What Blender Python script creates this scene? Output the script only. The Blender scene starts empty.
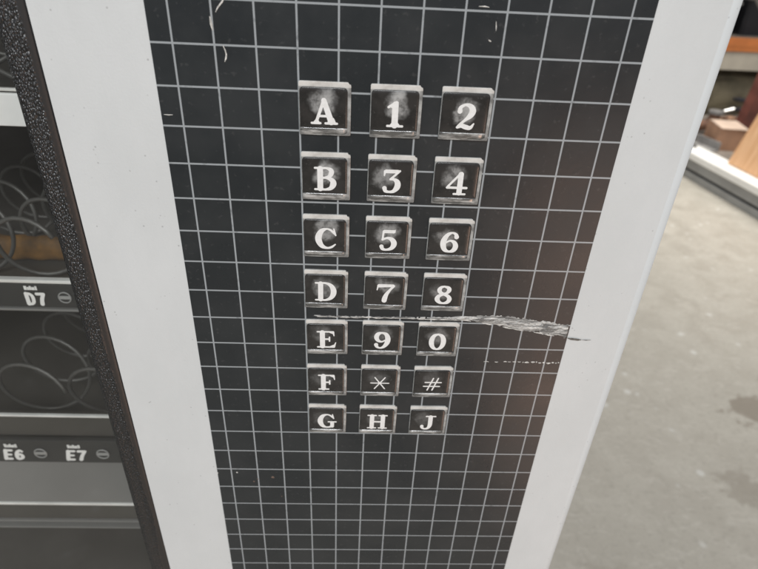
import bpy, bmesh, math, random
import numpy as np
from mathutils import Vector, Matrix
random.seed(7); rng = np.random.RandomState(5)
SC = bpy.context.scene
COL = SC.collection

# ------------------------------------------------------------------ camera, world, lights, exposure
cd = bpy.data.cameras.new('camera'); cam = bpy.data.objects.new('camera', cd); COL.objects.link(cam)
cd.sensor_width = 36; cd.lens = 26.20; cd.clip_start = 0.01; cd.clip_end = 200
right = Vector((0.9988, -0.0216, 0.0439)); up = Vector((-0.0265, 0.5160, 0.8562)); fwd = Vector((0.0411, 0.8563, -0.5148))
cam.matrix_world = Matrix(((right.x, up.x, -fwd.x, -0.01465), (right.y, up.y, -fwd.y, -0.23066), (right.z, up.z, -fwd.z, 1.34426), (0, 0, 0, 1)))
cd.dof.use_dof = True; cd.dof.focus_distance = 0.262; cd.dof.aperture_fstop = 13
SC.camera = cam

W = bpy.data.worlds.new('World'); SC.world = W; W.use_nodes = True
wb = W.node_tree.nodes['Background']; wb.inputs['Color'].default_value = (0.93, 0.96, 1.0, 1); wb.inputs['Strength'].default_value = 0.47

def area(name, loc, target, sx, sy, power, col):
    l = bpy.data.lights.new(name, 'AREA'); l.shape = 'RECTANGLE'; l.size = sx; l.size_y = sy; l.energy = power; l.color = col
    o = bpy.data.objects.new(name, l); COL.objects.link(o); o.location = loc
    o.rotation_euler = (Vector(target) - Vector(loc)).to_track_quat('-Z', 'Y').to_euler()
    return o
area('ceiling_light', (-0.3, -2.6, 3.3), (0.0, 0.0, 1.1), 1.8, 0.9, 66, (0.97, 0.985, 1.0))
l2 = area('ceiling_light', (2.5, 3.3, 3.9), (2.6, 3.3, 0.0), 2.8, 2.8, 66, (1.0, 0.96, 0.90)); l2.data.spread = math.radians(95)
area('added_warm_sheen_lamp', (1.10, -1.9, 0.30), (0.1, 0.0, 1.15), 0.7, 0.8, 5.2, (1.0, 0.64, 0.48))  # unseen lamp, added for the warm sheen on the overlay
area('added_warm_sheen_lamp', (0.62, -0.95, 0.20), (0.08, 0.0, 1.05), 0.35, 0.35, 1.1, (1.0, 0.62, 0.45))  # second added lamp, carries the sheen further down
SC.view_settings.view_transform = 'Standard'; SC.view_settings.look = 'None'
SC.view_settings.exposure = 0.0; SC.view_settings.gamma = 1.0
SC.render.engine = 'CYCLES'
SC.cycles.max_bounces = 8; SC.cycles.transparent_max_bounces = 12

# ------------------------------------------------------------------ material helpers
class NT:
    def __init__(s, name):
        s.m = bpy.data.materials.new(name); s.m.use_nodes = True; s.t = s.m.node_tree; s.n = s.t.nodes; s.l = s.t.links
        s.b = s.n['Principled BSDF']; s.out = s.n['Material Output']
    def set(s, **k):
        for a, v in k.items():
            s.b.inputs[a.replace('_', ' ')].default_value = v if not isinstance(v, tuple) or len(v) == 4 else (*v, 1)
        return s
    def put(s, sock, v):
        if isinstance(v, bpy.types.NodeSocket): s.l.new(v, sock)
        elif isinstance(v, tuple) and sock.type == 'RGBA': sock.default_value = (*v, 1) if len(v) == 3 else v
        else: sock.default_value = v
    def coord(s, kind='Object'):
        if not hasattr(s, '_tc'): s._tc = s.n.new('ShaderNodeTexCoord')
        return s._tc.outputs[kind]
    def xyz(s, v=None):
        x = s.n.new('ShaderNodeSeparateXYZ'); s.l.new(v or s.coord(), x.inputs[0]); return x.outputs
    def mapping(s, scale=(1, 1, 1), loc=(0, 0, 0), rot=(0, 0, 0), v=None):
        x = s.n.new('ShaderNodeMapping'); s.l.new(v or s.coord(), x.inputs[0])
        x.inputs['Location'].default_value = loc; x.inputs['Scale'].default_value = scale; x.inputs['Rotation'].default_value = rot
        return x.outputs[0]
    def math(s, op, a, b=0.0, c=0.0, clamp=False):
        x = s.n.new('ShaderNodeMath'); x.operation = op; x.use_clamp = clamp
        s.put(x.inputs[0], a); s.put(x.inputs[1], b); s.put(x.inputs[2], c); return x.outputs[0]
    def noise(s, scale, detail=4, rough=0.55, v=None, w=None, dist=0.0):
        x = s.n.new('ShaderNodeTexNoise'); x.inputs['Scale'].default_value = scale; x.inputs['Detail'].default_value = detail
        x.inputs['Roughness'].default_value = rough; x.inputs['Distortion'].default_value = dist
        if w is not None: x.noise_dimensions = '4D'; s.put(x.inputs['W'], w)
        s.l.new(v or s.coord(), x.inputs['Vector']); return x.outputs['Fac']
    def voro(s, scale, v=None, feature='F1', out='Distance'):
        x = s.n.new('ShaderNodeTexVoronoi'); x.feature = feature; x.inputs['Scale'].default_value = scale
        s.l.new(v or s.coord(), x.inputs['Vector']); return x.outputs[out]
    def ramp(s, f, a, b, lo=0.0, hi=1.0, smooth=True):
        x = s.n.new('ShaderNodeMapRange'); x.interpolation_type = 'SMOOTHSTEP' if smooth else 'LINEAR'
        s.put(x.inputs['Value'], f); x.inputs['From Min'].default_value = a; x.inputs['From Max'].default_value = b
        x.inputs['To Min'].default_value = lo; x.inputs['To Max'].default_value = hi; return x.outputs['Result']
    def mix(s, f, a, b):
        x = s.n.new('ShaderNodeMix'); x.data_type = 'RGBA'; s.put(x.inputs[0], f); s.put(x.inputs[6], a); s.put(x.inputs[7], b); return x.outputs[2]
    def bump(s, h, strength=0.3, dist=0.001):
        x = s.n.new('ShaderNodeBump'); x.inputs['Strength'].default_value = strength if not isinstance(strength, bpy.types.NodeSocket) else 1
        if isinstance(strength, bpy.types.NodeSocket): s.l.new(strength, x.inputs['Strength'])
        x.inputs['Distance'].default_value = dist; s.l.new(h, x.inputs['Height']); s.l.new(x.outputs[0], s.b.inputs['Normal']); return x
    def base(s, c): s.put(s.b.inputs['Base Color'], c)
    def rough(s, c): s.put(s.b.inputs['Roughness'], c)

def plain(name, col, rough=0.5, metal=0.0, var=0.12, nscale=30, **kw):
    t = NT(name); n = t.noise(nscale, 4)
    f = t.ramp(n, 0.3, 0.7)
    t.base(t.mix(f, tuple(c * (1 - var) for c in col), tuple(min(1, c * (1 + var)) for c in col)))
    t.rough(t.ramp(n, 0.3, 0.7, max(0, rough - 0.05), min(1, rough + 0.07))); t.set(Metallic=metal, **kw); return t.m

CELL = 0.0159
def gx(c): return (c - 5.5) * CELL
def gz(r): return 1.2 - (r - 8) * CELL

# white powder-coated sheet steel
t = NT('white_powder_coat')
n1 = t.noise(900, 2, 0.5); n2 = t.noise(9, 4)
spk = t.voro(260, feature='F1'); sel = t.noise(140, 1)
grime = t.noise(22, 6, 0.7, v=t.mapping(scale=(1, 1, .5)))
spot = t.math('MULTIPLY', t.ramp(spk, 0.05, 0.16, 1, 0), t.ramp(sel, 0.54, 0.64))
c0 = t.mix(t.ramp(grime, 0.3, 0.72), (0.660, 0.680, 0.677), (0.705, 0.724, 0.722))
t.base(t.mix(t.math('MULTIPLY', spot, 0.5), c0, (0.25, 0.25, 0.24)))
t.rough(t.ramp(n1, 0.3, 0.7, 0.42, 0.6)); t.bump(n1, 0.25, 0.0003); M_white = t.m

# black overlay with printed grey grid
t = NT('black_grid_overlay')
X, Y, Z = t.xyz()
def lines(sock, off):
    a = t.math('DIVIDE', t.math('SUBTRACT', sock, off), CELL)
    fr = t.math('ABSOLUTE', t.math('SUBTRACT', t.math('FRACT', t.math('ADD', a, 100.5)), 0.5))
    return t.ramp(fr, 0.017, 0.030, 1, 0)
ln = t.math('MAXIMUM', lines(X, gx(0)), lines(Z, gz(0)))
wear = t.noise(160, 3, 0.6)
ln = t.math('MULTIPLY', ln, t.ramp(wear, 0.25, 0.42, 0.55, 1.0))
mott = t.noise(26, 5, 0.6); mo2 = t.noise(420, 2)
blk = t.mix(t.ramp(mott, 0.35, 0.7), (0.018, 0.0215, 0.0240), (0.028, 0.0315, 0.0335))
blk = t.mix(t.math('MULTIPLY', t.ramp(mo2, 0.62, 0.75), 0.25), blk, (0.10, 0.10, 0.10))
t.base(t.mix(ln, blk, (0.36, 0.385, 0.40)))
t.rough(t.ramp(mott, 0.3, 0.7, 0.26, 0.36)); t.bump(mo2, 0.12, 0.0002); M_grid = t.m

# pale clear-plastic key frame
t = NT('clear_key_frame')
X, Y, Z = t.xyz()
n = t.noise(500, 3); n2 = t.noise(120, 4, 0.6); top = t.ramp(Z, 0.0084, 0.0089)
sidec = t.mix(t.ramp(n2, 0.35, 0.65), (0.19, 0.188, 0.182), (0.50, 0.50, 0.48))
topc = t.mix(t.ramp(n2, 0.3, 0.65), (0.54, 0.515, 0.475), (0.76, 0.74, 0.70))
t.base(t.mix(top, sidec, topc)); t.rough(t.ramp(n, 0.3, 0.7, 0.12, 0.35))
t.set(Coat_Weight=0.3, Coat_Roughness=0.1); t.bump(n2, 0.2, 0.0004); M_frame = t.m
t = NT('key_painted_reflection')  # pale streaks paint the light reflected inside the clear cap
oi = t.n.new('ShaderNodeObjectInfo'); w = t.math('MULTIPLY', oi.outputs['Random'], 31.0)
n = t.noise(160, 4, 0.6, v=t.mapping(scale=(0.6, 1, 3.0)), w=w); n3 = t.noise(900, 2)
t.base(t.mix(t.ramp(n, 0.42, 0.64), (0.07, 0.07, 0.068), (0.60, 0.595, 0.58))); t.rough(t.ramp(n3, .3, .7, 0.10, 0.22)); t.set(IOR=2.4); t.bump(n, 0.25, 0.0006); M_refl_ledge = t.m

# glossy black key face with rubbed, finger-worn patch
t = NT('black_key_face')
oi = t.n.new('ShaderNodeObjectInfo'); rnd = oi.outputs['Random']
X, Y, Z = t.xyz()
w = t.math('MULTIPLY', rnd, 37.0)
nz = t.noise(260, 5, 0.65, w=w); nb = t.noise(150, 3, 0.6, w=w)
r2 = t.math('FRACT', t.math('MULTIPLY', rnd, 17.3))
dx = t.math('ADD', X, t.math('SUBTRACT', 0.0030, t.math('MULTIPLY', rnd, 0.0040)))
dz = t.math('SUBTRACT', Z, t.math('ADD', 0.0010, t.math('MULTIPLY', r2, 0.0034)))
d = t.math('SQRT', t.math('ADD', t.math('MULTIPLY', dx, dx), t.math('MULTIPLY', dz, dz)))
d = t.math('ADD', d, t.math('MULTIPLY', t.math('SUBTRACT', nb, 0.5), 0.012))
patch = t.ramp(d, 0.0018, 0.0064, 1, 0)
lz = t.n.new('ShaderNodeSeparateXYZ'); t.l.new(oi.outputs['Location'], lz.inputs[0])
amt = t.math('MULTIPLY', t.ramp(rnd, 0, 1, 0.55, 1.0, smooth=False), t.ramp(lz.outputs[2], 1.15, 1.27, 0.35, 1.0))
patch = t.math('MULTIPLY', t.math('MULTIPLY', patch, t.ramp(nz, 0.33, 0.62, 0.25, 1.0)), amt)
fine = t.noise(700, 3, 0.6, w=w)
dust = t.math('MULTIPLY', t.ramp(fine, 0.60, 0.74), 0.35)
b0 = t.mix(t.ramp(nb, 0.35, 0.65), (0.018, 0.017, 0.016), (0.034, 0.031, 0.029))
b0 = t.mix(dust, b0, (0.16, 0.155, 0.15))
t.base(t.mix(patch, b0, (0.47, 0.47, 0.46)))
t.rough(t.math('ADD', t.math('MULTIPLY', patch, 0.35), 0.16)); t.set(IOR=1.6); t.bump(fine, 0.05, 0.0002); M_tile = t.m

t = NT('printed_white_ink'); n = t.noise(600, 3)
t.base(t.mix(t.ramp(n, 0.35, 0.6), (0.84, 0.835, 0.81), (0.90, 0.895, 0.88))); t.set(Roughness=0.4); M_ink = t.m

# dull black textured vinyl trim
t = NT('black_crinkle_vinyl')
X, Y, Z = t.xyz()
mp = t.mapping(scale=(1, 1, 0.72), rot=(0, 0.5, 0))
v = t.voro(1100, v=mp); n = t.noise(900, 3, v=mp)
bound = t.math('ADD', -0.1426, t.math('MULTIPLY', t.math('SUBTRACT', t.noise(14, 1), 0.5), 0.006))
mask = t.ramp(t.math('SUBTRACT', X, bound), -0.0006, 0.0008, 1.0, 0.04)
h = t.math('ADD', t.math('SUBTRACT', 1, v), t.math('MULTIPLY', n, 0.6))
t.base(t.mix(t.math('MULTIPLY', mask, t.ramp(h, 0.9, 1.2)), (0.009, 0.009, 0.0095), (0.045, 0.044, 0.047)))  # lighter grain tops paint in the crinkle's glints
t.rough(t.ramp(mask, 0, 1, 0.40, 0.24)); t.set(IOR=1.7); t.bump(h, t.math('MULTIPLY', mask, 0.9), 0.0010); M_trim = t.m

# frayed clear scratch
t = NT('frayed_scratch_film')
mp = t.mapping(scale=(0.30, 1, 2.4), rot=(0, -0.10, 0)); n = t.noise(330, 5, 0.7, v=mp, dist=1.0); n2 = t.noise(900, 3, v=mp)
f = t.ramp(n, 0.42, 0.64)
t.base(t.mix(f, (0.16, 0.155, 0.148), (0.86, 0.84, 0.80))); t.rough(t.ramp(n2, 0.3, 0.7, 0.15, 0.5)); t.bump(n, 0.8, 0.001); M_scr = t.m
M_nick = plain('pale_scuff_mark', (0.66, 0.64, 0.60), 0.6, nscale=900, var=0.3)
M_nickdark = plain('bare_steel_scratch', (0.16, 0.155, 0.14), 0.45, nscale=900, var=0.5)
M_spec = plain('dirt_speck', (0.16, 0.11, 0.085), 0.7, nscale=600, var=0.3)

# concrete floor
t = NT('worn_concrete')
n1 = t.noise(1.3, 6, 0.6); n2 = t.noise(7, 6, 0.62, dist=0.6); n3 = t.noise(55, 4, 0.6); sp = t.voro(13, feature='F1')
c = t.mix(t.ramp(n2, 0.32, 0.68), (0.40, 0.37, 0.315), (0.475, 0.445, 0.385))
c = t.mix(t.math('MULTIPLY', t.ramp(n1, 0.4, 0.65), 0.5), c, (0.41, 0.385, 0.33))
n5 = t.noise(16, 5, 0.65, v=t.mapping(rot=(0, 0, 0.6), scale=(1, 2.2, 1)), dist=1.2)
c = t.mix(t.math('MULTIPLY', t.ramp(n5, 0.50, 0.68), 0.55), c, (0.53, 0.50, 0.44))
n6 = t.noise(170, 4, 0.7)
c = t.mix(t.math('MULTIPLY', t.ramp(n6, 0.52, 0.70), 0.4), c, (0.25, 0.235, 0.21))
c = t.mix(t.math('MULTIPLY', t.ramp(n3, 0.5, 0.75), 0.35), c, (0.24, 0.22, 0.185))
pale = t.math('MULTIPLY', t.ramp(sp, 0.10, 0.22, 1, 0), t.ramp(t.noise(3.5, 3), 0.50, 0.60))
c = t.mix(t.math('MULTIPLY', pale, 0.75), c, (0.62, 0.61, 0.57))
X, Y, Z = t.xyz(t.coord())
wob = t.noise(14, 4, 0.6)
for (sx, sy, r, k) in ((1.40, 1.21, 0.085, 0.7), (1.19, 0.86, 0.085, 0.4), (1.62, 1.28, 0.10, 0.5), (0.66, 0.55, 0.10, 0.2)):
    a = t.math('SUBTRACT', X, sx); b = t.math('MULTIPLY', t.math('SUBTRACT', Y, sy), 1.25)
    dd = t.math('SQRT', t.math('ADD', t.math('MULTIPLY', a, a), t.math('MULTIPLY', b, b)))
    dd = t.math('ADD', dd, t.math('MULTIPLY', t.math('SUBTRACT', wob, 0.5), 0.30))
    c = t.mix(t.math('MULTIPLY', t.ramp(dd, r * 0.7, r * 1.15, 1, 0), k), c, (0.20, 0.165, 0.125))
t.base(c); t.rough(t.ramp(n2, 0.3, 0.7, 0.5, 0.75)); t.bump(n3, 0.25, 0.004); M_floor = t.m

# machine window glass: clear pane with surface reflection and a thin dusty film
t = NT('dusty_window_glass')
for nd in list(t.n):
    if nd != t.out: t.n.remove(nd)
tr = t.n.new('ShaderNodeBsdfTransparent'); gl = t.n.new('ShaderNodeBsdfGlossy'); gl.inputs['Roughness'].default_value = 0.02
df = t.n.new('ShaderNodeBsdfDiffuse'); df.inputs['Color'].default_value = (0.55, 0.54, 0.52, 1)
tr.inputs['Color'].default_value = (0.975, 0.98, 0.975, 1)
fr = t.n.new('ShaderNodeFresnel'); fr.inputs['IOR'].default_value = 1.5
m1 = t.n.new('ShaderNodeMixShader'); m2 = t.n.new('ShaderNodeMixShader')
geo = t.n.new('ShaderNodeNewGeometry')
t.l.new(t.math('MULTIPLY', t.math('MULTIPLY', fr.outputs[0], 1.2, clamp=True), t.math('SUBTRACT', 1.0, geo.outputs['Backfacing'])), m1.inputs[0]); t.l.new(tr.outputs[0], m1.inputs[1]); t.l.new(gl.outputs[0], m1.inputs[2])
t._tc = t.n.new('ShaderNodeTexCoord'); nn = t.noise(14, 4)
t.l.new(t.ramp(nn, 0.3, 0.7, 0.006, 0.020), m2.inputs[0]); t.l.new(m1.outputs[0], m2.inputs[1]); t.l.new(df.outputs[0], m2.inputs[2])
t.l.new(m2.outputs[0], t.out.inputs[0]); M_glass = t.m

M_tray = plain('dark_grey_tray_steel', (0.052, 0.048, 0.041), 0.5, nscale=14)
M_tray_lo = plain('grey_bin_steel', (0.19, 0.187, 0.178), 0.42, nscale=8)
M_strip = plain('grey_label_strip', (0.022, 0.022, 0.021), 0.5, nscale=20)
M_strip_glare = plain('label_strip_painted_glare', (0.95, 0.95, 0.93), 0.5, nscale=40, var=0.05)  # light reflected on this strip, put into its colour
M_lip = plain('light_steel_lip', (0.85, 0.84, 0.80), 0.4, nscale=30)
M_dark = plain('dark_interior_lining', (0.018, 0.016, 0.014), 0.7, nscale=6)
M_coil = plain('grey_coil_wire', (0.12, 0.117, 0.108), 0.4, metal=0.3, nscale=60)
M_labelink = plain('label_white_ink', (0.9, 0.9, 0.88), 0.5, nscale=80, var=0.04)
M_ringink = plain('label_grey_ink', (0.34, 0.34, 0.33), 0.5, nscale=80, var=0.04)
M_orange_refl = plain('painted_orange_reflection', (0.19, 0.09, 0.015), 0.7, nscale=60, var=.5)  # dim orange of a reflection in the glass, painted as colour
M_cab = plain('grey_cabinet_steel', (0.30, 0.30, 0.29), 0.5)

# ------------------------------------------------------------------ mesh helpers
def link(name, bm, mats, parent=None, smooth=False, loc=(0, 0, 0)):
    me = bpy.data.meshes.new(name); bm.normal_update(); bm.to_mesh(me); bm.free()
    for m in (mats if isinstance(mats, (list, tuple)) else [mats]): me.materials.append(m)
    if smooth:
        for p in me.polygons: p.use_smooth = True
    o = bpy.data.objects.new(name, me); COL.objects.link(o); o.location = loc
    if parent: o.parent = parent
    return o
def bx(bm, x0, x1, y0, y1, z0, z1, bev=0.0, seg=2, mi=0):
    vs = [bm.verts.new(p) for p in ((x0, y0, z0), (x1, y0, z0), (x1, y1, z0), (x0, y1, z0), (x0, y0, z1), (x1, y0, z1), (x1, y1, z1), (x0, y1, z1))]
    fs = [bm.faces.new([vs[i] for i in q]) for q in ((0, 3, 2, 1), (4, 5, 6, 7), (0, 1, 5, 4), (1, 2, 6, 5), (2, 3, 7, 6), (3, 0, 4, 7))]
    for f in fs: f.material_index = mi
    if bev > 0:
        es = list({e for f in fs for e in f.edges})
        bmesh.ops.bevel(bm, geom=es, offset=bev, segments=seg, profile=0.5, affect='EDGES')
def box(name, b, mat, parent=None, bev=0.0, seg=2, loc=(0, 0, 0)):
    bm = bmesh.new(); bx(bm, *b, bev=bev, seg=seg); return link(name, bm, mat, parent, loc=loc)
def tube(bm, pts, r, n=8, cap=True, mi=0):
    pts = [Vector(p) for p in pts]; rings = []
    rr = r if isinstance(r, (list, tuple)) else [r] * len(pts)
    for i, p in enumerate(pts):
        d = (pts[min(i + 1, len(pts) - 1)] - pts[max(i - 1, 0)]).normalized()
        a = d.orthogonal().normalized() if i == 0 else (a - d * a.dot(d)).normalized()
        b = d.cross(a)
        rings.append([bm.verts.new(p + rr[i] * (math.cos(2 * math.pi * k / n) * a + math.sin(2 * math.pi * k / n) * b)) for k in range(n)])
    for i in range(len(rings) - 1):
        for k in range(n):
            f = bm.faces.new((rings[i][k], rings[i][(k + 1) % n], rings[i + 1][(k + 1) % n], rings[i + 1][k])); f.material_index = mi
    if cap: bm.faces.new(rings[0][::-1]); bm.faces.new(rings[-1])
def prism(bm, outline, y0, y1):          # outline in x,z (counter-clockwise seen from -y), y0 front, y1 back
    f = [bm.verts.new((x, y0, z)) for x, z in outline]; b = [bm.verts.new((x, y1, z)) for x, z in outline]
    n = len(f); bm.faces.new(f); bm.faces.new(b[::-1])
    for i in range(n): bm.faces.new((f[i], b[i], b[(i + 1) % n], f[(i + 1) % n]))
def thing(name, label, cat, loc=(0, 0, 0), rz=0.0, group=None):
    o = bpy.data.objects.new(name, None); COL.objects.link(o); o.location = loc; o.rotation_euler = (0, 0, rz); o.empty_display_size = 0.05
    o['label'] = label; o['category'] = cat
    if group: o['group'] = group
    return o
def tag(o, label, cat, group=None):
    o['label'] = label; o['category'] = cat
    if group: o['group'] = group
    return o

# ------------------------------------------------------------------ glyphs: thick-and-thin strokes -> signed distance -> marching squares
def crom(pts, k=7):
    P = np.array(pts, float)
    if len(P) < 3: return P
    Q = np.vstack([2 * P[0] - P[1], P, 2 * P[-1] - P[-2]]); out = []
    for i in range(1, len(Q) - 2):
        for s in np.linspace(0, 1, k, endpoint=False):
            p0, p1, p2, p3 = Q[i - 1], Q[i], Q[i + 1], Q[i + 2]
            out.append(0.5 * (2 * p1 + (p2 - p0) * s + (2 * p0 - 5 * p1 + 4 * p2 - p3) * s * s + (3 * p1 - p0 - 3 * p2 + p3) * s ** 3))
    out.append(P[-1]); return np.array(out)
def d_stroke(X, Y, P):
    D = np.full(X.shape, 9.0)
    for a, b in zip(P[:-1], P[1:]):
        vx, vy = b[0] - a[0], b[1] - a[1]; L = vx * vx + vy * vy + 1e-12
        s = np.clip(((X - a[0]) * vx + (Y - a[1]) * vy) / L, 0, 1)
        D = np.minimum(D, np.hypot(X - a[0] - s * vx, Y - a[1] - s * vy) - (a[2] + s * (b[2] - a[2])))
    return D
def d_box(X, Y, x0, x1, y0, y1):
    dx = np.abs(X - (x0 + x1) / 2) - (x1 - x0) / 2; dy = np.abs(Y - (y0 + y1) / 2) - (y1 - y0) / 2
    return np.hypot(np.maximum(dx, 0), np.maximum(dy, 0)) + np.minimum(np.maximum(dx, dy), 0)
S, L_, B_ = 'S', 'L', 'B'
def serif(x0, x1, y): return (L_, [(x0, y, .042), (x1, y, .042)])
def ser(x, y, w, up=1):   # bracketed slab serif under/over a stem
    return [(L_, [(x - w, y, .045), (x + w, y, .045)]), (L_, [(x - w * .55, y, .04), (x, y + up * .16, .09)]), (L_, [(x + w * .55, y, .04), (x, y + up * .16, .09)])]
six = [(S, [(.74, .76, .10), (.70, .88, .07), (.55, .955, .045), (.36, .87, .08), (.21, .62, .12), (.19, .36, .125), (.28, .13, .095), (.48, .045, .05), (.67, .12, .10), (.74, .31, .115), (.66, .50, .085), (.48, .575, .045), (.30, .48, .04)])]
G = {
 'A': [(L_, [(.50, .93, .06), (.20, .08, .055)]), (L_, [(.50, .90, .10), (.78, .10, .115)]), (L_, [(.30, .32, .045), (.70, .32, .045)]), serif(.03, .36, .045), (L_, [(.12, .05, .04), (.22, .16, .05)]), (L_, [(.30, .05, .04), (.23, .16, .05)]), serif(.56, 1.0, .045), (L_, [(.66, .05, .04), (.76, .18, .09)]), (L_, [(.93, .05, .04), (.82, .18, .09)])],
 'B': [(L_, [(.25, .08, .115), (.25, .92, .115)]), serif(.04, .4, .045), serif(.04, .4, .955), (S, [(.25, .955, .042), (.50, .955, .045), (.68, .88, .085), (.70, .74, .10), (.60, .60, .07), (.42, .55, .042), (.25, .55, .042)]), (S, [(.25, .54, .042), (.52, .54, .048), (.74, .44, .10), (.78, .28, .125), (.68, .11, .085), (.48, .045, .045), (.25, .045, .045)])],
 'C': [(S, [(.84, .72, .02), (.78, .82, .045), (.66, .92, .045), (.50, .955, .045), (.30, .86, .10), (.17, .62, .135), (.17, .38, .135), (.30, .14, .10), (.52, .045, .05), (.72, .09, .05), (.88, .22, .03)]), (L_, [(.82, .96, .03), (.90, .66, .03)]), (L_, [(.72, .88, .05), (.88, .70, .035)])],
 'D': [(L_, [(.26, .08, .115), (.26, .92, .115)]), serif(.04, .4, .045), serif(.04, .4, .955), (S, [(.25, .955, .042), (.50, .95, .05), (.72, .84, .09), (.84, .62, .125), (.84, .38, .125), (.72, .16, .09), (.50, .05, .05), (.25, .045, .045)])],
 'E': [(L_, [(.28, .08, .12), (.28, .92, .12)]), serif(.05, .84, .045), serif(.05, .80, .955), (L_, [(.28, .52, .045), (.60, .52, .045)]), (L_, [(.62, .40, .035), (.62, .64, .035)]), (L_, [(.80, .94, .05), (.84, .72, .02)]), (L_, [(.66, .94, .05), (.80, .88, .05)]), (L_, [(.84, .06, .05), (.92, .32, .02)]), (L_, [(.68, .06, .05), (.84, .14, .05)])],
 'F': [(L_, [(.30, .08, .12), (.30, .92, .12)]), serif(.08, .56, .045), serif(.07, .82, .955), (L_, [(.30, .50, .045), (.60, .50, .045)]), (L_, [(.62, .38, .035), (.62, .62, .035)]), (L_, [(.82, .94, .05), (.87, .68, .02)]), (L_, [(.68, .94, .05), (.82, .87, .05)])],
 'G': [(S, [(.82, .74, .02), (.75, .84, .045), (.62, .93, .045), (.48, .955, .045), (.28, .86, .10), (.16, .62, .135), (.16, .38, .135), (.28, .14, .10), (.48, .045, .05), (.66, .07, .06), (.80, .16, .08)]), (L_, [(.79, .97, .03), (.86, .68, .03)]), (L_, [(.70, .88, .05), (.84, .72, .035)]), (L_, [(.78, .12, .10), (.78, .36, .10)]), serif(.58, .98, .44)],
 'H': [(L_, [(.24, .08, .115), (.24, .92, .115)]), (L_, [(.82, .08, .115), (.82, .92, .115)]), serif(.03, .45, .045), serif(.03, .45, .955), serif(.61, 1.03, .045), serif(.61, 1.03, .955), (L_, [(.24, .5, .05), (.82, .5, .05)])],
 'J': [(S, [(.60, .92, .115), (.60, .60, .115), (.59, .30, .11), (.50, .10, .075), (.33, .04, .05), (.19, .12, .07), (.17, .24, .095)]), serif(.37, .86, .955)],
 '1': [(L_, [(.40, .08, .12), (.40, .86, .12)]), (L_, [(.44, .95, .05), (.14, .76, .045)]), (L_, [(.46, .93, .06), (.30, .80, .08)]), serif(.12, .70, .045), (L_, [(.24, .05, .04), (.38, .16, .09)]), (L_, [(.58, .05, .04), (.42, .16, .09)])],
 '2': [(S, [(.19, .70, .095), (.21, .84, .07), (.38, .945, .05), (.58, .90, .09), (.68, .74, .125), (.62, .56, .11), (.44, .38, .06), (.24, .20, .045), (.14, .08, .04)]), (S, [(.16, .08, .05), (.30, .15, .08), (.48, .10, .09), (.66, .08, .07), (.78, .24, .025)])],
 '3': [(L_, [(.22, .92, .075), (.70, .92, .075)]), (L_, [(.17, .92, .05), (.15, .74, .025)]), (L_, [(.78, .95, .04), (.42, .60, .045)]), (S, [(.40, .585, .04), (.56, .58, .06), (.70, .46, .11), (.70, .26, .12), (.56, .08, .075), (.38, .04, .05), (.22, .08, .07), (.18, .20, .09)])],
 '4': [(L_, [(.60, .10, .11), (.60, .90, .11)]), (L_, [(.60, .96, .045), (.10, .36, .045)]), (L_, [(.08, .32, .05), (.88, .32, .05)]), serif(.38, .84, .045)],
 '5': [(L_, [(.28, .92, .075), (.68, .92, .075)]), (L_, [(.74, .99, .02), (.66, .90, .06)]), (L_, [(.24, .93, .045), (.20, .52, .04)]), (S, [(.20, .53, .045), (.42, .61, .055), (.62, .53, .10), (.71, .34, .125), (.62, .13, .09), (.40, .04, .05), (.22, .08, .07), (.17, .20, .09)])],
 '6': six, '9': [(k, [(.92 - x, 1 - y, r) for x, y, r in p]) for k, p in six],
 '7': [(L_, [(.16, .90, .085), (.80, .92, .07)]), (L_, [(.12, .92, .04), (.08, .68, .025)]), (S, [(.84, .90, .05), (.66, .68, .06), (.52, .45, .09), (.45, .24, .115), (.43, .11, .115)])],
 '8': [(S, [(.47, .955, .045), (.66, .88, .085), (.70, .75, .10), (.60, .60, .07), (.42, .53, .07), (.24, .42, .09), (.19, .26, .115), (.30, .10, .08), (.48, .045, .05), (.68, .11, .09), (.76, .27, .105), (.68, .43, .085), (.48, .54, .07), (.32, .62, .085), (.25, .76, .10), (.32, .90, .07), (.47, .955, .045)])],
 '0': [(S, [(.46, .95, .05), (.64, .86, .09), (.74, .64, .12), (.74, .36, .12), (.64, .14, .09), (.46, .05, .05), (.28, .14, .09), (.18, .36, .12), (.18, .64, .12), (.28, .86, .09), (.46, .95, .05)])],
 '*': [(L_, [(.0, .5, .035), (1.10, .5, .035)]), (L_, [(.24, .06, .035), (.86, .94, .035)]), (L_, [(.86, .06, .035), (.24, .94, .035)])],
 '#': [(L_, [(.06, .33, .04), (1.04, .33, .04)]), (L_, [(.14, .64, .04), (1.12, .64, .04)]), (L_, [(.30, .03, .04), (.62, .97, .04)]), (L_, [(.60, .03, .04), (.92, .97, .04)])],
}
GW = {'A': 1.03, 'B': .92, 'C': .93, 'D': .98, 'E': .95, 'F': .92, 'G': 1.0, 'H': 1.06, 'J': .92, '1': .82, '2': .84, '3': .88, '4': .92, '5': .86, '6': .92, '7': .90, '8': .92, '9': .92, '0': .92, '*': 1.10, '#': 1.16}
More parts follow.
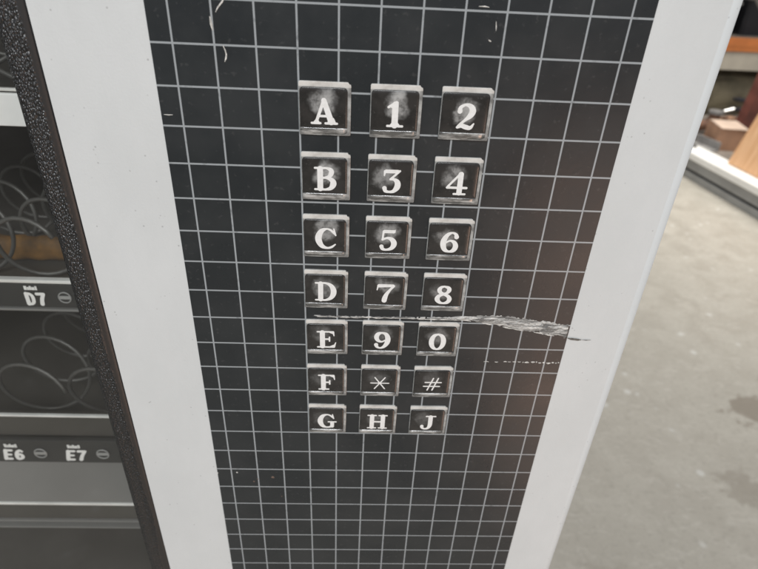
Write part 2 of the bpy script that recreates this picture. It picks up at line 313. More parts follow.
# bold sans for the shelf labels
SANS = {
 'D': [(L_, [(.14, .1, .13), (.14, .9, .13)]), (S, [(.14, .91, .085), (.36, .89, .09), (.51, .70, .11), (.51, .30, .11), (.36, .11, .09), (.14, .09, .085)])],
 'E': [(L_, [(.14, .1, .13), (.14, .9, .13)]), (L_, [(.14, .09, .09), (.55, .09, .09)]), (L_, [(.14, .5, .085), (.50, .5, .085)]), (L_, [(.14, .91, .09), (.55, .91, .09)])],
 '6': [(S, [(.52, .80, .07), (.36, .90, .09), (.18, .74, .12), (.14, .40, .13), (.22, .14, .12), (.38, .10, .10), (.52, .22, .12), (.52, .40, .11), (.36, .54, .09), (.20, .44, .08)])],
 '7': [(L_, [(.08, .90, .10), (.54, .90, .10)]), (S, [(.52, .86, .10), (.36, .50, .12), (.28, .10, .13)])],
}
def glyph_mesh(strokes, h, step=0.016, box=(-.1, 1.25, -.08, 1.08), shear=0.0, xs=1.0, fat=0.002):
    xs_ = np.arange(box[0], box[1], step); ys_ = np.arange(box[2], box[3], step)
    X, Y = np.meshgrid(xs_, ys_); D = np.full(X.shape, 9.0)
    for k, p in strokes:
        D = np.minimum(D, d_stroke(X, Y, crom(p) if k == S else np.array(p, float)))
    D = D - fat; bm = bmesh.new(); cache = {}
    def vert(x, y):
        k = (round(x, 5), round(y, 5))
        if k not in cache: cache[k] = bm.verts.new(((x * xs + y * shear) * h, 0, y * h))
        return cache[k]
    for j in range(len(ys_) - 1):
        for i in range(len(xs_) - 1):
            cs = [(X[j, i], Y[j, i], D[j, i]), (X[j, i + 1], Y[j, i + 1], D[j, i + 1]), (X[j + 1, i + 1], Y[j + 1, i + 1], D[j + 1, i + 1]), (X[j + 1, i], Y[j + 1, i], D[j + 1, i])]
            if all(c[2] > 0 for c in cs): continue
            poly = []
            for a, b in zip(cs, cs[1:] + cs[:1]):
                if a[2] <= 0: poly.append(vert(a[0], a[1]))
                if (a[2] <= 0) != (b[2] <= 0):
                    s = a[2] / (a[2] - b[2]); poly.append(vert(a[0] + s * (b[0] - a[0]), a[1] + s * (b[1] - a[1])))
            q = []
            for v in poly:
                if v not in q: q.append(v)
            if len(q) >= 3:
                try: bm.faces.new(q)
                except ValueError: pass
    return bm

# ------------------------------------------------------------------ the setting
bm = bmesh.new()
vs = [bm.verts.new(p) for p in ((-30, -30, 0), (30, -30, 0), (30, 30, 0), (-30, 30, 0))]; bm.faces.new(vs)
fl = link('floor', bm, M_floor); fl['kind'] = 'structure'

# ------------------------------------------------------------------ vending machine
vm = thing('vending_machine', 'large white vending machine with black gridded keypad panel and coil-filled window', 'vending machine', (0, 0, 0))
XL = -0.1391; XR = 0.1312; R = 0.0065
# white front panel with rounded right edge, returning down the side
out = [(XL, 0.0), (XR - R, 0.0)]
for k in range(1, 13):
    a = math.pi / 2 * k / 12; out.append((XR - R + R * math.sin(a), R - R * math.cos(a)))
out += [(XR, 0.80), (XL, 0.80)]
bm = bmesh.new()
lo = [bm.verts.new((x, y, 0.05)) for x, y in out]; hi = [bm.verts.new((x, y, 1.86)) for x, y in out]
for i in range(len(out)): bm.faces.new((lo[i], lo[(i + 1) % len(out)], hi[(i + 1) % len(out)], hi[i]))
bm.faces.new(lo[::-1]); bm.faces.new(hi)
pn = link('front_panel', bm, M_white, vm)
for p in pn.data.polygons: p.use_smooth = abs(p.normal.z) < .5 and p.area < 0.01 * 1.9
# cabinet around the window side
bm = bmesh.new()
bx(bm, -0.93, XL - 0.0005, 0.795, 0.80, 0.05, 1.86); bx(bm, -0.93, -0.90, 0.0, 0.794, 0.05, 1.86)
bx(bm, -0.899, XL - 0.0005, 0.0, 0.794, 1.80, 1.86); bx(bm, -0.899, XL - 0.0005, 0.0, 0.794, 0.05, 0.42)
link('cabinet', bm, M_cab, vm)
bm = bmesh.new()
bx(bm, -0.898, XL - 0.002, 0.60, 0.61, 0.425, 1.795); bx(bm, XL - 0.0015, XL - 0.0007, 0.02, 0.599, 0.425, 1.795); bx(bm, -0.898, -0.894, 0.02, 0.599, 0.425, 1.795)
link('interior_lining', bm, M_dark, vm)
for x in (-0.90, 0.08):
    f = box('foot', (x, x + 0.04, 0.05, 0.09, 0.0, 0.0495), M_dark, vm, 0.004)
# grid overlay (thin sheet proud of the panel)
ov = box('grid_overlay', (gx(-0.535), gx(11.55), -0.00035, -0.00001, 0.62, 1.52), M_grid, vm, 0.00012, 1)
ov['label'] = 'black plastic overlay printed with a fine grey square grid'
# trim strip: slightly domed
bm = bmesh.new(); prof = []
x0, x1 = -0.1517, XL - 0.0003
for k in range(15):
    u = k / 14; x = x0 + (x1 - x0) * u
    hgt = 0.0016 * (1 - abs(2 * u - 1) ** 3.0) - (0.0008 if u > .62 else 0) * min(1, (u - .62) / .12)
    prof.append((x, -0.0001 - hgt))
prof = [(x0, 0.012)] + prof + [(x1, 0.012)]
N = 60
rings = [[bm.verts.new((x, y, 0.43 + (1.79 - 0.43) * j / N)) for x, y in prof] for j in range(N + 1)]
for j in range(N):
    for i in range(len(prof) - 1): bm.faces.new((rings[j][i], rings[j][i + 1], rings[j + 1][i + 1], rings[j + 1][i]))
tr_ = link('trim_strip', bm, M_trim, vm, smooth=True); tr_['label'] = 'black crinkled vinyl trim strip beside the window'
box('window_glass', (-0.899, x0 + 0.001, 0.006, 0.0085, 0.425, 1.795), M_glass, vm)

# scratches on the overlay
UP = [(-0.03601, 1.18724), (-0.01993, 1.1871), (0.00787, 1.1873), (0.02309, 1.18775), (0.04086, 1.18857), (0.05862, 1.1897), (0.06911, 1.18847), (0.07975, 1.18692), (0.09477, 1.18485)]
LO = [(-0.03603, 1.18602), (-0.01992, 1.18588), (0.00794, 1.18608), (0.02325, 1.18591), (0.0412, 1.18581), (0.05975, 1.18259), (0.07055, 1.18037), (0.08135, 1.17876), (0.0957, 1.17594)]
UPa = np.array(UP); LOa = np.array(LO)
bm = bmesh.new(); xs = np.linspace(-0.0355, 0.0953, 150); NR = 9; prev = None
for i, x in enumerate(xs):
    zu = np.interp(x, UPa[:, 0], UPa[:, 1]); zl = np.interp(x, LOa[:, 0], LOa[:, 1]); w = zu - zl; mid = (zu + zl) / 2
    s = 0.75 + 0.35 * rng.rand() if x > 0.035 else (0.25 + 0.6 * rng.rand())
    zu = mid + w / 2 * s; zl = mid - w / 2 * s * (0.8 + .3 * rng.rand())
    row = []
    for k in range(NR):
        u = k / (NR - 1); e = math.sin(math.pi * u)
        row.append(bm.verts.new((x + rng.uniform(-.0002, .0002), -0.0004 - e * rng.uniform(0.0001, 0.0007 if x > .035 else .0004), zl + (zu - zl) * u)))
    if prev and not (x < 0.035 and rng.rand() < 0.06):
        for k in range(NR - 1): bm.faces.new((prev[k], row[k], row[k + 1], prev[k + 1]))
    prev = row
sc = link('scratch', bm, M_scr, vm, smooth=False); sc['label'] = 'frayed silvery gouge fanning out towards the right edge of the overlay'
_d = None
def strokes_obj(name, lines, mat, label=None):
    bm = bmesh.new()
    for pts, w in lines:
        P = [Vector((x, -0.00042, z)) for x, z in pts]; vv = []
        for i, p in enumerate(P):
            d = (P[min(i + 1, len(P) - 1)] - P[max(i - 1, 0)]).normalized(); nrm = Vector((-d.z, 0, d.x)); ww = w * (0.35 if i in (0, len(P) - 1) else rng.uniform(.7, 1.15)) / 2
            vv.append((bm.verts.new(p + nrm * ww), bm.verts.new(p + Vector((0, -0.00012, 0))), bm.verts.new(p - nrm * ww)))
        for a, b in zip(vv[:-1], vv[1:]):
            bm.faces.new((a[0], b[0], b[1], a[1])); bm.faces.new((a[1], b[1], b[2], a[2]))
    o = link(name, bm, mat, vm)
    if label: o['label'] = label
    return o
lw = [(float(x), float(np.interp(x, LOa[:, 0], LOa[:, 1])) + rng.uniform(-.00015, .00015) + .0001) for x in np.linspace(-.034, .0945, 70)]
bs = []
for i in range(0, 66, 3):
    if rng.rand() < .85: bs.append((lw[i:i + 4], rng.uniform(.0004, .0008)))
strokes_obj('scratch_edge', bs, M_nick, 'pale lower edge of the long scratch')
ds = []
x = 0.0545
while x < 0.0955:
    l = rng.uniform(0.0006, 0.0030); g = 0.0004 + (0.0030 if x < 0.062 else 0.0006) * rng.rand()
    zz = 1.1596 + rng.uniform(-.0003, .0003)
    ds.append(([(x, zz), (x + l * .5, zz + rng.uniform(-.0003, .0003)), (x + l, zz)], 0.0006 if x < .075 else 0.0011)); x += l + g
strokes_obj('scuff', ds, M_nick, 'dotted pale scuff line at the right edge of the overlay')
strokes_obj('scuff', [([(-0.0655, 1.3285), (-0.0671, 1.3262), (-0.06885, 1.3243), (-0.0699, 1.3226)], 0.0007)], M_nick, 'short curved pale nick near the overlay top')
strokes_obj('scuff', [([(-0.06832, 1.3112), (-0.0676, 1.3095), (-0.0673, 1.3080), (-0.0676, 1.3065), (-0.0682, 1.3052)], 0.0006)], M_nick, 'hook-shaped pale nick below a grid line')
strokes_obj('scuff', [([(0.0358, 1.3240), (0.0361, 1.3222), (0.0363, 1.3206)], 0.0005), ([(0.0338, 1.3174), (0.0344, 1.3170), (0.0350, 1.3168)], 0.0007), ([(0.0285, 1.3287), (0.0308, 1.3288), (0.0325, 1.3286)], 0.0006)], M_nick)
strokes_obj('scuff', [([(-0.0722, 1.3212), (-0.0719, 1.3185), (-0.0716, 1.3163)], 0.0010)], M_nick)
strokes_obj('scuff', [([(-0.0948, 1.2840), (-0.0930, 1.2839), (-0.0912, 1.2840)], 0.0005)], M_nick)
o = strokes_obj('scuff', [([(0.0964, 1.1762), (0.0985, 1.1757), (0.1006, 1.1755), (0.1022, 1.1752), (0.1038, 1.1753)], 0.0013), ([(0.1040, 1.1753), (0.1065, 1.1751), (0.1089, 1.1753)], 0.0006)], M_nickdark, 'dark scratch running onto the white panel')
def blob(x, z, r, mat, label):
    bm = bmesh.new()
    c = bm.verts.new((x, -0.0006, z)); rr = [bm.verts.new((x + r * rng.uniform(.6, 1.2) * math.cos(a), -0.00037, z + r * rng.uniform(.6, 1.2) * math.sin(a))) for a in np.arange(8) * math.pi / 4]
    for i in range(8): bm.faces.new((rr[i], rr[(i + 1) % 8], c))
    link('speck', bm, mat, vm)['label'] = label
for a in ((-0.0842, 1.0697, .0006), (-0.0958, 1.0690, .0005)): blob(*a, M_nick, 'tiny pale speck')
for a in ((-0.0745, 1.0617, .0007), (-0.06265, 1.06558, .0011), (-0.0720, 1.0640, .0006), (-0.0385, 1.2862, .0006), (-0.0580, 1.0480, .0005)): blob(*a, M_spec, 'brown dried speck')

# --- keys
KW = 0.0211; KH = 0.0214; DEP = 0.0013
def arc(cx, cz, r, a0, a1, n=5): return [(cx + r * math.cos(math.radians(a0 + (a1 - a0) * k / n)), cz + r * math.sin(math.radians(a0 + (a1 - a0) * k / n))) for k in range(n + 1)]
def frame_bm():
    w, h = KW / 2, KH / 2; bm = bmesh.new()
    o = arc(-w + .0005, -h + .0005, .0005, 180, 270, 3) + arc(w - .0005, -h + .0005, .0005, -90, 0, 3) + [(w, h - .0014), (w - .0002, h - .0009), (w - .0010, h - .0009), (w - .0011, h - .0002)] + arc(w - .0016, h - .0005, .0005, 45, 90, 2) + arc(-w + .0007, h - .0007, .0007, 90, 180, 4)
    prism(bm, o, -DEP, -0.0003)
    es = [e for e in bm.edges if abs(e.verts[0].co.y + DEP) < 1e-6 and abs(e.verts[1].co.y + DEP) < 1e-6]
    bmesh.ops.bevel(bm, geom=es, offset=0.0003, segments=2, profile=0.6, affect='EDGES')
    return bm
def tile_ring(ix, it, ib, r):
    w, h = KW / 2, KH / 2
    l, rr, t_, b = -w + .0004 + ix, w - .0014 - ix, h - .0021 - it, -h + .0032 + ib
    return arc(l + r * .1, b + r * .1, r * .1, 180, 270, 4) + arc(rr - r * .1, b + r * .1, r * .1, -90, 0, 4) + arc(rr - r, t_ - r, r, 0, 90, 5) + arc(l + r, t_ - r, r, 90, 180, 5)
def rings_bm(spec, fn):
    bm = bmesh.new()
    rg = [[bm.verts.new((x, y, z)) for x, z in fn(a, b, c, r)] for a, b, c, r, y in spec]; n = len(rg[0])
    for i in range(len(rg) - 1):
        for k in range(n): bm.faces.new((rg[i][k], rg[i][(k + 1) % n], rg[i + 1][(k + 1) % n], rg[i + 1][k]))
    bm.faces.new(rg[-1]); return bm
def tile_bm():
    return rings_bm([(0, 0, 0, .0016, -DEP + .0003), (0, 0, 0, .0016, -DEP - .0004), (.0001, .0001, .0001, .0015, -DEP - .00055), (.0003, .0003, .0003, .0014, -DEP - .00066),
            (.0010, .0010, .0010, .0012, -DEP - .00074), (.0026, .0028, .0026, .0010, -DEP - .00078)], tile_ring)
def refl_ledge_bm():            # bar added for the cap's inner reflection: gently rounded, falling away downwards
    bm = bmesh.new(); w, h = KW / 2, KH / 2; l, rr = -w + .0004, w - .0014; z0, z1 = -h + .0004, -h + .00325
    prof = [(-DEP + .0002, z0)] + [(-DEP + .00005 - .00085 * math.sin(k / 7 * math.pi / 2) ** 0.8, z0 + (z1 - z0) * k / 7) for k in range(8)] + [(-DEP + .0002, z1)]
    nx = 12; g = [[bm.verts.new((l + (rr - l) * i / nx, y + (.0004 if i in (0, nx) else 0), z)) for y, z in prof] for i in range(nx + 1)]
    for i in range(nx):
        for k in range(len(prof) - 1): bm.faces.new((g[i][k], g[i + 1][k], g[i + 1][k + 1], g[i][k + 1]))
    bm.faces.new(g[0]); bm.faces.new(g[-1][::-1]); bmesh.ops.recalc_face_normals(bm, faces=bm.faces); return bm
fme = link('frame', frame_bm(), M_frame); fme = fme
tme = link('tile', tile_bm(), M_tile, smooth=True); lme = link('reflection_ledge', refl_ledge_bm(), M_refl_ledge, smooth=True)
frame_mesh, tile_mesh, refl_ledge_mesh = fme.data, tme.data, lme.data; bpy.data.objects.remove(lme)
bpy.data.objects.remove(fme); bpy.data.objects.remove(tme)
rows = [('A', '1', '2'), ('B', '3', '4'), ('C', '5', '6'), ('D', '7', '8'), ('E', '9', '0'), ('F', '*', '#'), ('G', 'H', 'J')]
word = {'*': 'an asterisk', '#': 'a hash sign'}
CAP = 0.0106
for ri, row in enumerate(rows):
    for ci, ch in enumerate(row):
        k = bpy.data.objects.new('key', None); COL.objects.link(k); k.parent = vm; k.empty_display_size = .01
        cx = gx(3.668 + 1.806 * ci) + rng.uniform(-.00015, .00015); cz = gz(2.408 + 1.809 * ri) + rng.uniform(-.00012, .00012)
        k.location = (cx, 0, cz); k.rotation_euler = (0, rng.uniform(-.008, .008), 0)
        k['label'] = 'square black key marked with ' + word.get(ch, ('the letter ' if ch.isalpha() else 'the number ') + ch); k['group'] = 'keypad keys'
        for nm, me in (('frame', frame_mesh), ('tile', tile_mesh), ('reflection_ledge', refl_ledge_mesh)):
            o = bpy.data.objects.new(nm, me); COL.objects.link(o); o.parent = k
        h = CAP; 
        if ch in '*#': h = CAP * .84
        g = glyph_mesh(G[ch], h); o = link('character', g, M_ink, k)
        o.location = (-GW[ch] * h / 2 - .0002, -DEP - .00084, -h / 2 - .0010 + .0003)

# --- shelves behind the glass
def label_marks(parent, x, z, y, text, s, shear):
    """big bold code, a small blurred word line above it, and a round mark to its right"""
    px = x
    for ch in text:
        o = link('code', glyph_mesh(SANS[ch], s, step=.03, box=(-.1, .8, -.08, 1.08), shear=shear, xs=.98, fat=.012), M_labelink, parent, loc=(px, y, z)); px += s * .74
    # small caption: a row of tiny letters
    bm = bmesh.new(); cx = x + s * .12 + shear * s * 1.2
    for i, wdt in enumerate((.20, .15, .14, .22, .15)):
        bx(bm, cx, cx + s * wdt * .85, y, y + .0003, z + s * 1.20, z + s * (1.20 + (.30 if i % 2 == 0 else .22))); cx += s * wdt
    link('caption', bm, M_labelink, parent)
    # ring with bar
    bm = bmesh.new(); rx, rz, rr = x + s * 2.62, z + s * .66, s * .40
    tube(bm, [(rx + shear * 0 + rr * math.cos(a), y, rz + rr * math.sin(a)) for a in np.linspace(0, 2 * math.pi, 33)], s * .045, 6, False)
    bx(bm, rx - rr * .95, rx + rr * .95, y - .0002, y + .0004, rz - s * .12, rz + s * .12)
    link('round_mark', bm, M_ringink, parent)
def coil(parent, cx, cz, r, y0, y1, pitch, ph, wire=0.0017):
    n = int((y1 - y0) / pitch * 28); pts = []
    for i in range(n + 1):
        a = ph + 2 * math.pi * i / 28; pts.append((cx + r * math.cos(a), y0 + (y1 - y0) * i / n, cz + r * math.sin(a)))
    bm = bmesh.new(); tube(bm, pts, wire, 6); return link('coil', bm, M_coil, parent, smooth=True)
XW = XL - 0.003
def tray(z_lab_top, z_lab_bot, strip_mat):
    t_ = bpy.data.objects.new('tray', None); COL.objects.link(t_); t_.parent = vm; t_.empty_display_size = .02
    box('label_strip', (-0.89, XW, 0.0995, 0.1035, z_lab_bot, z_lab_top - .0006), strip_mat, t_, .0006)
    return t_
# shelf C (strip painted white as light reflected off it)
tc = tray(1.2668, 1.2475, M_strip_glare); tc['label'] = 'upper shelf tray with a front strip painted white as reflected light'
box('floor_plate', (-0.89, XW, 0.104, 0.56, 1.2600, 1.2615), M_tray, tc)
box('lip', (-0.89, XW, 0.1005, 0.1035, 1.2673, 1.2690), M_lip, tc, .0005)
coil(tc, -0.212, 1.296, .030, .112, .50, .045, 2.2); coil(tc, -0.276, 1.296, .030, .112, .50, .045, 2.2)
# shelf D
td = tray(1.1395, 1.1200, M_strip); td['label'] = 'middle shelf tray with a dark strip marked D7'
box('floor_plate', (-0.89, XW, 0.104, 0.56, 1.1185, 1.1199), M_tray, td)
box('lip', (-0.89, XW, 0.0985, 0.1035, 1.1398, 1.1424), M_lip, td, .0006)
box('lip', (-0.89, XW, 0.0990, 0.1035, 1.1165, 1.1183), M_tray_lo, td, .0005)
label_marks(td, -0.2447, 1.1218, 0.0988, 'D7', 0.0104, 0.0)
coil(td, -0.2475, 1.1500, .0270, .118, .52, .034, 0.6); coil(td, -0.3000, 1.1500, .0270, .118, .52, .034, 0.6)
# shelf E
te = tray(0.9872, 0.9605, M_strip); te['label'] = 'lower shelf tray with a grey strip marked E6 and E7'
box('floor_plate', (-0.89, XW, 0.104, 0.56, 0.9560, 0.9575), M_tray, te)
box('lip', (-0.89, XW, 0.1000, 0.1030, 1.0125, 1.0142), M_lip, te, .0005)
box('front_rail', (-0.89, XW, 0.1040, 0.1070, 0.9880, 1.0124), M_tray, te, .0005)
label_marks(te, -0.3075, 0.9640, 0.0988, 'E6', 0.0122, 0.20); label_marks(te, -0.2562, 0.9640, 0.0988, 'E7', 0.0122, 0.20)
coil(te, -0.2850, 1.0085, .0330, .122, .52, .038, 0.3); coil(te, -0.2250, 1.0085, .0330, .122, .52, .038, 0.9)
# delivery bin front below
db = bpy.data.objects.new('delivery_bin', None); COL.objects.link(db); db.parent = vm
bm = bmesh.new()
v = [bm.verts.new(p) for p in ((-0.89, 0.092, 0.9185), (XW, 0.092, 0.9185), (XW, 0.104, 0.9590), (-0.89, 0.104, 0.9590), (-0.89, 0.112, 0.9185), (XW, 0.112, 0.9185), (XW, 0.114, 0.9590), (-0.89, 0.114, 0.9590))]
for q in ((0, 1, 2, 3), (5, 4, 7, 6), (0, 4, 5, 1), (3, 2, 6, 7), (1, 5, 6, 2), (4, 0, 3, 7)): bm.faces.new([v[i] for i in q])
link('sloped_face', bm, M_tray_lo, db)
box('lip', (-0.89, XW, 0.0905, 0.0950, 0.9160, 0.9183), M_lip, db, .0005)
box('flap', (-0.89, XW, 0.0990, 0.1050, 0.8858, 0.9158), M_tray, db, .0008)
box('lip', (-0.89, XW, 0.0970, 0.1050, 0.8838, 0.8856), M_tray_lo, db, .0005)
box('lip', (-0.89, XW, 0.0960, 0.1050, 0.8762, 0.8778), M_tray_lo, db, .0005)
box('back_plate', (-0.89, XW, 0.1080, 0.1100, 0.60, 0.8836), M_dark, db)

# puffed orange form added in shelf D, modelling the beam's reflection in the glass
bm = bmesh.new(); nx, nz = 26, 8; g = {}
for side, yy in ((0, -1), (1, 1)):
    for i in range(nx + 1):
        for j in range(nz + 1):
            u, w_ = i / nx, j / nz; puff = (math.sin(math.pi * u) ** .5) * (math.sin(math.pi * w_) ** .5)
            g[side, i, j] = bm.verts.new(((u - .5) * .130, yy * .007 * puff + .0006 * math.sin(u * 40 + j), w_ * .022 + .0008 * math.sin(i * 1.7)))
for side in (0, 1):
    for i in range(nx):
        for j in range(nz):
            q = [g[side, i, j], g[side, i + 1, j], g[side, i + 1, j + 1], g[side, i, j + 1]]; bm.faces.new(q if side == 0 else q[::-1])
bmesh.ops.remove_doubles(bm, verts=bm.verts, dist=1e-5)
o = link('orange_reflection_form', bm, M_orange_refl, loc=(-0.292, 0.166, 1.1203), smooth=True); tag(o, 'puffed orange form added as a reflection, behind the wire coils above the D7 shelf strip', 'added reflection form')

# ------------------------------------------------------------------ background
M_alu = plain('grey_aluminium_rail', (0.30, 0.30, 0.29), 0.4, nscale=6)
M_rwhite = plain('white_rail_cap', (0.90, 0.89, 0.85), 0.45, nscale=6, var=.04)
M_rdark = plain('black_rubber_seal', (0.015, 0.015, 0.015), 0.6)
M_deck = plain('dull_deck_board', (0.22, 0.19, 0.16), 0.7, nscale=5, var=.3)
M_rackor = plain('orange_painted_steel', (0.72, 0.24, 0.07), 0.5, nscale=9)
M_cream = plain('cream_painted_board', (0.58, 0.52, 0.42), 0.6, nscale=4)
M_black = plain('black_plastic', (0.022, 0.022, 0.026), 0.45, nscale=6)
M_blue = plain('dark_navy_plastic', (0.01, 0.013, 0.035), 0.4)
M_olive = plain('olive_canvas', (0.19, 0.16, 0.105), 0.8, nscale=5, var=.35)
M_card = plain('brown_cardboard', (0.42, 0.24, 0.15), 0.8, nscale=10)
M_cardtop = plain('pale_cardboard_flap', (0.60, 0.46, 0.36), 0.8, nscale=10)
t = NT('plywood_sheet'); n = t.noise(3, 5, v=t.mapping(scale=(1, 14, 1)), dist=.8)
t.base(t.mix(t.ramp(n, .3, .7), (0.66, 0.36, 0.18), (0.82, 0.52, 0.30))); t.set(Roughness=.6); M_ply = t.m
M_red = plain('dark_red_paint', (0.16, 0.05, 0.035), 0.6, nscale=7, var=.3)
M_steel = plain('bright_steel', (0.62, 0.62, 0.60), 0.22, metal=0.9)
M_rust = plain('rusty_brown_steel', (0.20, 0.10, 0.06), 0.6, nscale=12, var=.4)
M_greycloth = plain('grey_painted_metal', (0.25, 0.24, 0.23), 0.6, nscale=9, var=.25)

# low platform, its long edge running into the depth
RZ = math.atan2(0.0660, 0.668)
pf = thing('platform', 'low platform edged with a white capped grey aluminium rail, across the concrete floor', 'platform', (2.483, 3.255, 0), RZ)
box('foot_rail', (0.0, 0.10, -3.2, 2.9, 0.001, 0.048), M_alu, pf, .004)
box('rubber_seal', (0.012, 0.10, -3.2, 2.9, 0.0485, 0.066), M_rdark, pf, .002)
box('side_rail', (0.002, 0.10, -3.2, 2.9, 0.0665, 0.135), M_alu, pf, .004)
box('rail_cap', (-0.012, 0.165, -3.2, 2.9, 0.1355, 0.185), M_rwhite, pf, .006)
box('deck', (0.166, 3.4, -3.2, 1.75, 0.02, 0.150), M_deck, pf, .003)
def put(name, label, cat, x, y, z=0.151, rz=0, group=None): return thing(name, label, cat, (x, y, z), rz, group)
# leaning plywood board
o = put('plywood_board', 'tan plywood board leaning just beyond the white rail cap', 'plywood board', 2.56, 3.47, 0.186, RZ)
bm = bmesh.new(); bx(bm, -.015, 0, -1.1, 0, 0, .62, .002); b_ = link('board', bm, M_ply, o); b_.rotation_euler = (0, math.radians(15), 0); b_.location = (0.016, 0, 0.001)
# cardboard box with folded flaps
o = put('cardboard_box', 'open brown cardboard box between the platform rail and tan board', 'cardboard box', 2.84, 4.02, .151, math.radians(-8))
bm = bmesh.new(); a, b, h = .10, .12, .17
bx(bm, -a, a, -b, -b + .006, 0, h); bx(bm, -a, a, b - .006, b, 0, h); bx(bm, -a, -a + .006, -b + .0061, b - .0061, 0, h); bx(bm, a - .006, a, -b + .0061, b - .0061, 0, h); bx(bm, -a + .0061, a - .0061, -b + .0061, b - .0061, 0.001, .006)
link('box_body', bm, M_card, o)
bm = bmesh.new(); bx(bm, -a, a, -b - .004, b * .9, h + .001, h + .006); f = link('flap', bm, M_cardtop, o); f.rotation_euler = (math.radians(3), 0, 0)
for x, y, w_, d_, h_, rz, lab in ((3.22, 4.62, .16, .07, .09, .5, 'short wooden offcut lying farthest back on the platform deck'), (3.12, 4.30, .07, .05, .05, -.4, 'small wooden block just behind the cardboard box'), (2.74, 4.36, .09, .06, .13, .2, 'upright wooden block near the machine edge on the deck')):
    o = put('wood_block', lab, 'wood block', x, y, .151, rz, 'wooden offcuts on the platform deck'); bm = bmesh.new(); bx(bm, -w_ / 2, w_ / 2, -d_ / 2, d_ / 2, 0, h_, .004); link('block', bm, M_card, o)
o = put('tin_can', 'small grey open tin can standing behind the cardboard box', 'tin can', 3.24, 4.42, .151)
bm = bmesh.new(); tube(bm, [(0, 0, 0), (0, 0, .11)], .04, 20); tube(bm, [(0, 0, .11), (0, 0, .116)], .043, 20); link('can', bm, M_greycloth, o)
o = put('hose_coil', 'black hose coiled on the deck below the rack', 'hose', 3.42, 4.70, .151)
bm = bmesh.new(); tube(bm, [(.13 * math.cos(a), .13 * math.sin(a), .02 + .013 * a) for a in np.linspace(0, 6 * math.pi, 90)], .016, 8); link('hose', bm, M_black, o)
# metal clutter
o = put('clamp_ring', 'bright steel ring clamp beside the brown cardboard box', 'ring clamp', 3.02, 4.36, .151)
bm = bmesh.new(); tube(bm, [(.055 * math.cos(a), .0, .065 + .055 * math.sin(a)) for a in np.linspace(0, 2 * math.pi, 25)], .009, 8, False); bx(bm, -.02, .02, -.012, .012, .118, .150, .003); link('ring', bm, M_rust, o)
bm = bmesh.new(); tube(bm, [(-.06, .05, .14), (-.01, .02, .19), (.05, 0, .215)], .017, 10); link('bolt', bm, M_steel, o)
o = put('pipe_fitting', 'rusty brown pipe fitting on the deck beside the steel clamp', 'pipe fitting', 2.90, 4.40, .151)
bm = bmesh.new(); tube(bm, [(-.09, 0, .06), (0, 0, .07), (.05, 0, .12), (.05, 0, .17)], .045, 12); link('pipe', bm, M_rust, o)
bm = bmesh.new(); tube(bm, [(.05, 0, .165), (.05, 0, .19)], .058, 12); link('flange', bm, M_greycloth, o)
o = put('metal_tray', 'grey dented metal pan on the deck just behind the white rail', 'pan', 2.60, 3.98, .151, .2)
bm = bmesh.new(); bx(bm, -.11, .11, -.14, .14, 0, .012, .003); bx(bm, -.11, -.10, -.14, .14, .0125, .07, .003); bx(bm, .10, .11, -.14, .14, .0125, .07, .003); bx(bm, -.0995, .0995, .13, .14, .0125, .07, .003); link('pan', bm, M_greycloth, o)
o = put('red_post', 'dark red steel channel post standing behind the tan board', 'steel post', 3.10, 4.24, .151, .3)
bm = bmesh.new(); bx(bm, -.06, .06, -.03, -.022, 0, .62, .002); bx(bm, -.06, -.052, -.0215, .04, 0, .62, .002); bx(bm, .052, .06, -.0215, .04, 0, .62, .002); b_ = link('channel', bm, M_red, o); b_.rotation_euler = (0, math.radians(8), 0)
# pallet rack
rk = thing('pallet_rack', 'pallet rack with an orange beam over a cream board, behind the junk', 'pallet rack', (3.55, 5.5, 0))
for k, x in enumerate((-0.65, 2.35)):
    bm = bmesh.new(); bx(bm, x, x + .07, 0.0, .06, 0, 2.4, .004); bx(bm, x, x + .07, .9, .96, 0, 2.4, .004)
    for z in (.3, .9, 1.5, 2.1): tube(bm, [(x + .035, .06, z), (x + .035, .9, z + .35)], .015, 6)
    link('upright', bm, M_blue, rk)
bm = bmesh.new(); bx(bm, -.575, 2.345, -.03, .02, .672, .795, .006); bx(bm, -.575, 2.345, -.034, -.0305, .715, .752, .001); link('beam', bm, M_rackor, rk)
bm = bmesh.new(); bx(bm, -.575, 2.345, .8, .85, .672, .795, .006); link('beam', bm, M_rackor, rk)
bm = bmesh.new()
for k in range(6): bx(bm, -.565 + k * .485, -.565 + k * .485 + .478, -.012, .018, .50, .669, .003)
link('cream_board', bm, M_cream, rk)
box('shelf_deck', (-.57, 2.34, .03, .80, .770, .800), M_deck, rk, .003)
# black tubs on the rack shelf
def tub(x, y, z, w, d, h, m, label):
    o = put('storage_tub', label, 'storage tub', x, y, z, 0, 'dark tubs on the rack shelf'); bm = bmesh.new()
    v = []
    for zz, s in ((0, .9), (h, 1.0)): v.append([bm.verts.new((sx * w / 2 * s, sy * d / 2 * s, zz)) for sx, sy in ((-1, -1), (1, -1), (1, 1), (-1, 1))])
    for i in range(4): bm.faces.new((v[0][i], v[0][(i + 1) % 4], v[1][(i + 1) % 4], v[1][i]))
    bm.faces.new(v[0][::-1]); bmesh.ops.bevel(bm, geom=[e for e in bm.edges if abs(e.verts[0].co.z - e.verts[1].co.z) > .01], offset=.02, segments=3, affect='EDGES'); link('tub', bm, m, o)
    bm = bmesh.new(); bx(bm, -w / 2 - .012, w / 2 + .012, -d / 2 - .012, d / 2 + .012, h + .001, h + .03, .008); link('lid', bm, M_greycloth if m is M_black else M_black, o)
tub(3.42, 5.85, .801, .40, .42, .26, M_black, 'black storage tub with a grey lid on the rack, nearest the machine')
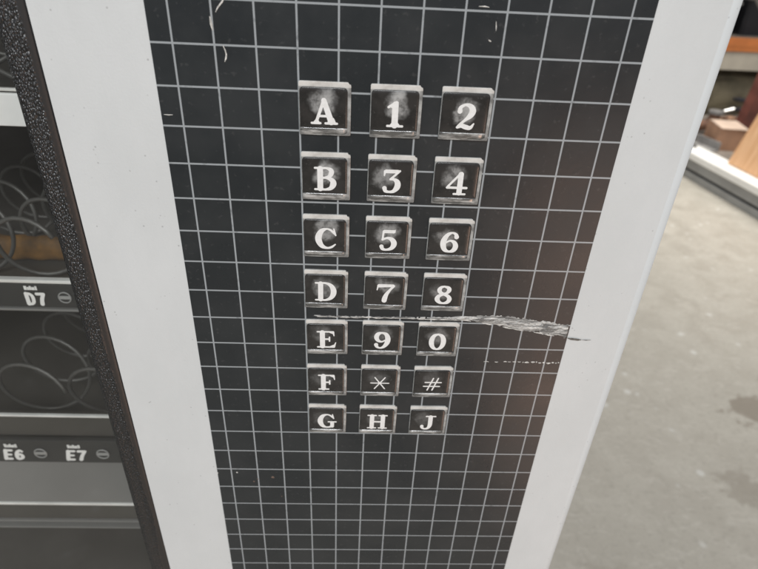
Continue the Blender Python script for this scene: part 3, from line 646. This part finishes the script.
tub(3.92, 5.85, .801, .44, .42, .31, M_black, 'taller black storage tub with a grey lid in the middle of the rack shelf')
box_ = tub(4.45, 5.85, .801, .42, .42, .25, M_black, 'black storage tub with a grey lid on the rack, farthest from the machine')
o = put('leaning_pipe', 'pale grey pipe leaning across the front of the rack above the orange beam', 'pipe', 3.60, 5.44, .80)
bm = bmesh.new(); tube(bm, [(0, 0, .36), (.36, 0.0, .0)], .022, 10); link('tube', bm, M_greycloth, o)
bm = bmesh.new(); tube(bm, [(.352, 0, .012), (.372, 0, -.004)], .028, 10); link('end_cap', bm, M_steel, o)
# olive canvas bundle under the rack
bm = bmesh.new(); bmesh.ops.create_icosphere(bm, subdivisions=5, radius=1)
from mathutils import noise as mn
for vtx in bm.verts:
    c_ = vtx.co.copy(); n_ = mn.fractal(c_ * 2.2, 1, 2, 4) * .12; c_ = Vector((math.copysign(abs(c_.x) ** .6, c_.x), math.copysign(abs(c_.y) ** .7, c_.y), math.copysign(abs(c_.z) ** .6, c_.z))) * (1 + n_)
    vtx.co = (c_.x * .75, c_.y * .32, max(0.0, .215 + c_.z * .23))
o = link('canvas_bundle', bm, M_olive, loc=(4.0, 5.95, 0.0), smooth=True); tag(o, 'olive canvas bundle on the floor under the orange rack beam', 'canvas bundle')
# wall
wl = thing('warehouse_wall', 'dark grey corrugated warehouse wall behind the rack', 'wall', (2, 8, 0))
bm = bmesh.new(); n = 120; pr = [(-12 + 24 * i / n, .06 * (i % 4 in (1, 2))) for i in range(n + 1)]
a_ = [bm.verts.new((x, y, 0)) for x, y in pr]; b_ = [bm.verts.new((x, y, 5)) for x, y in pr]
for i in range(n): bm.faces.new((a_[i], a_[i + 1], b_[i + 1], b_[i]))
ret = bmesh.ops.extrude_face_region(bm, geom=list(bm.faces)); bmesh.ops.translate(bm, verts=[v for v in ret['geom'] if isinstance(v, bmesh.types.BMVert)], vec=(0, .15, 0))
link('cladding', bm, plain('dark_wall_cladding', (0.05, 0.05, 0.048), .7), wl)
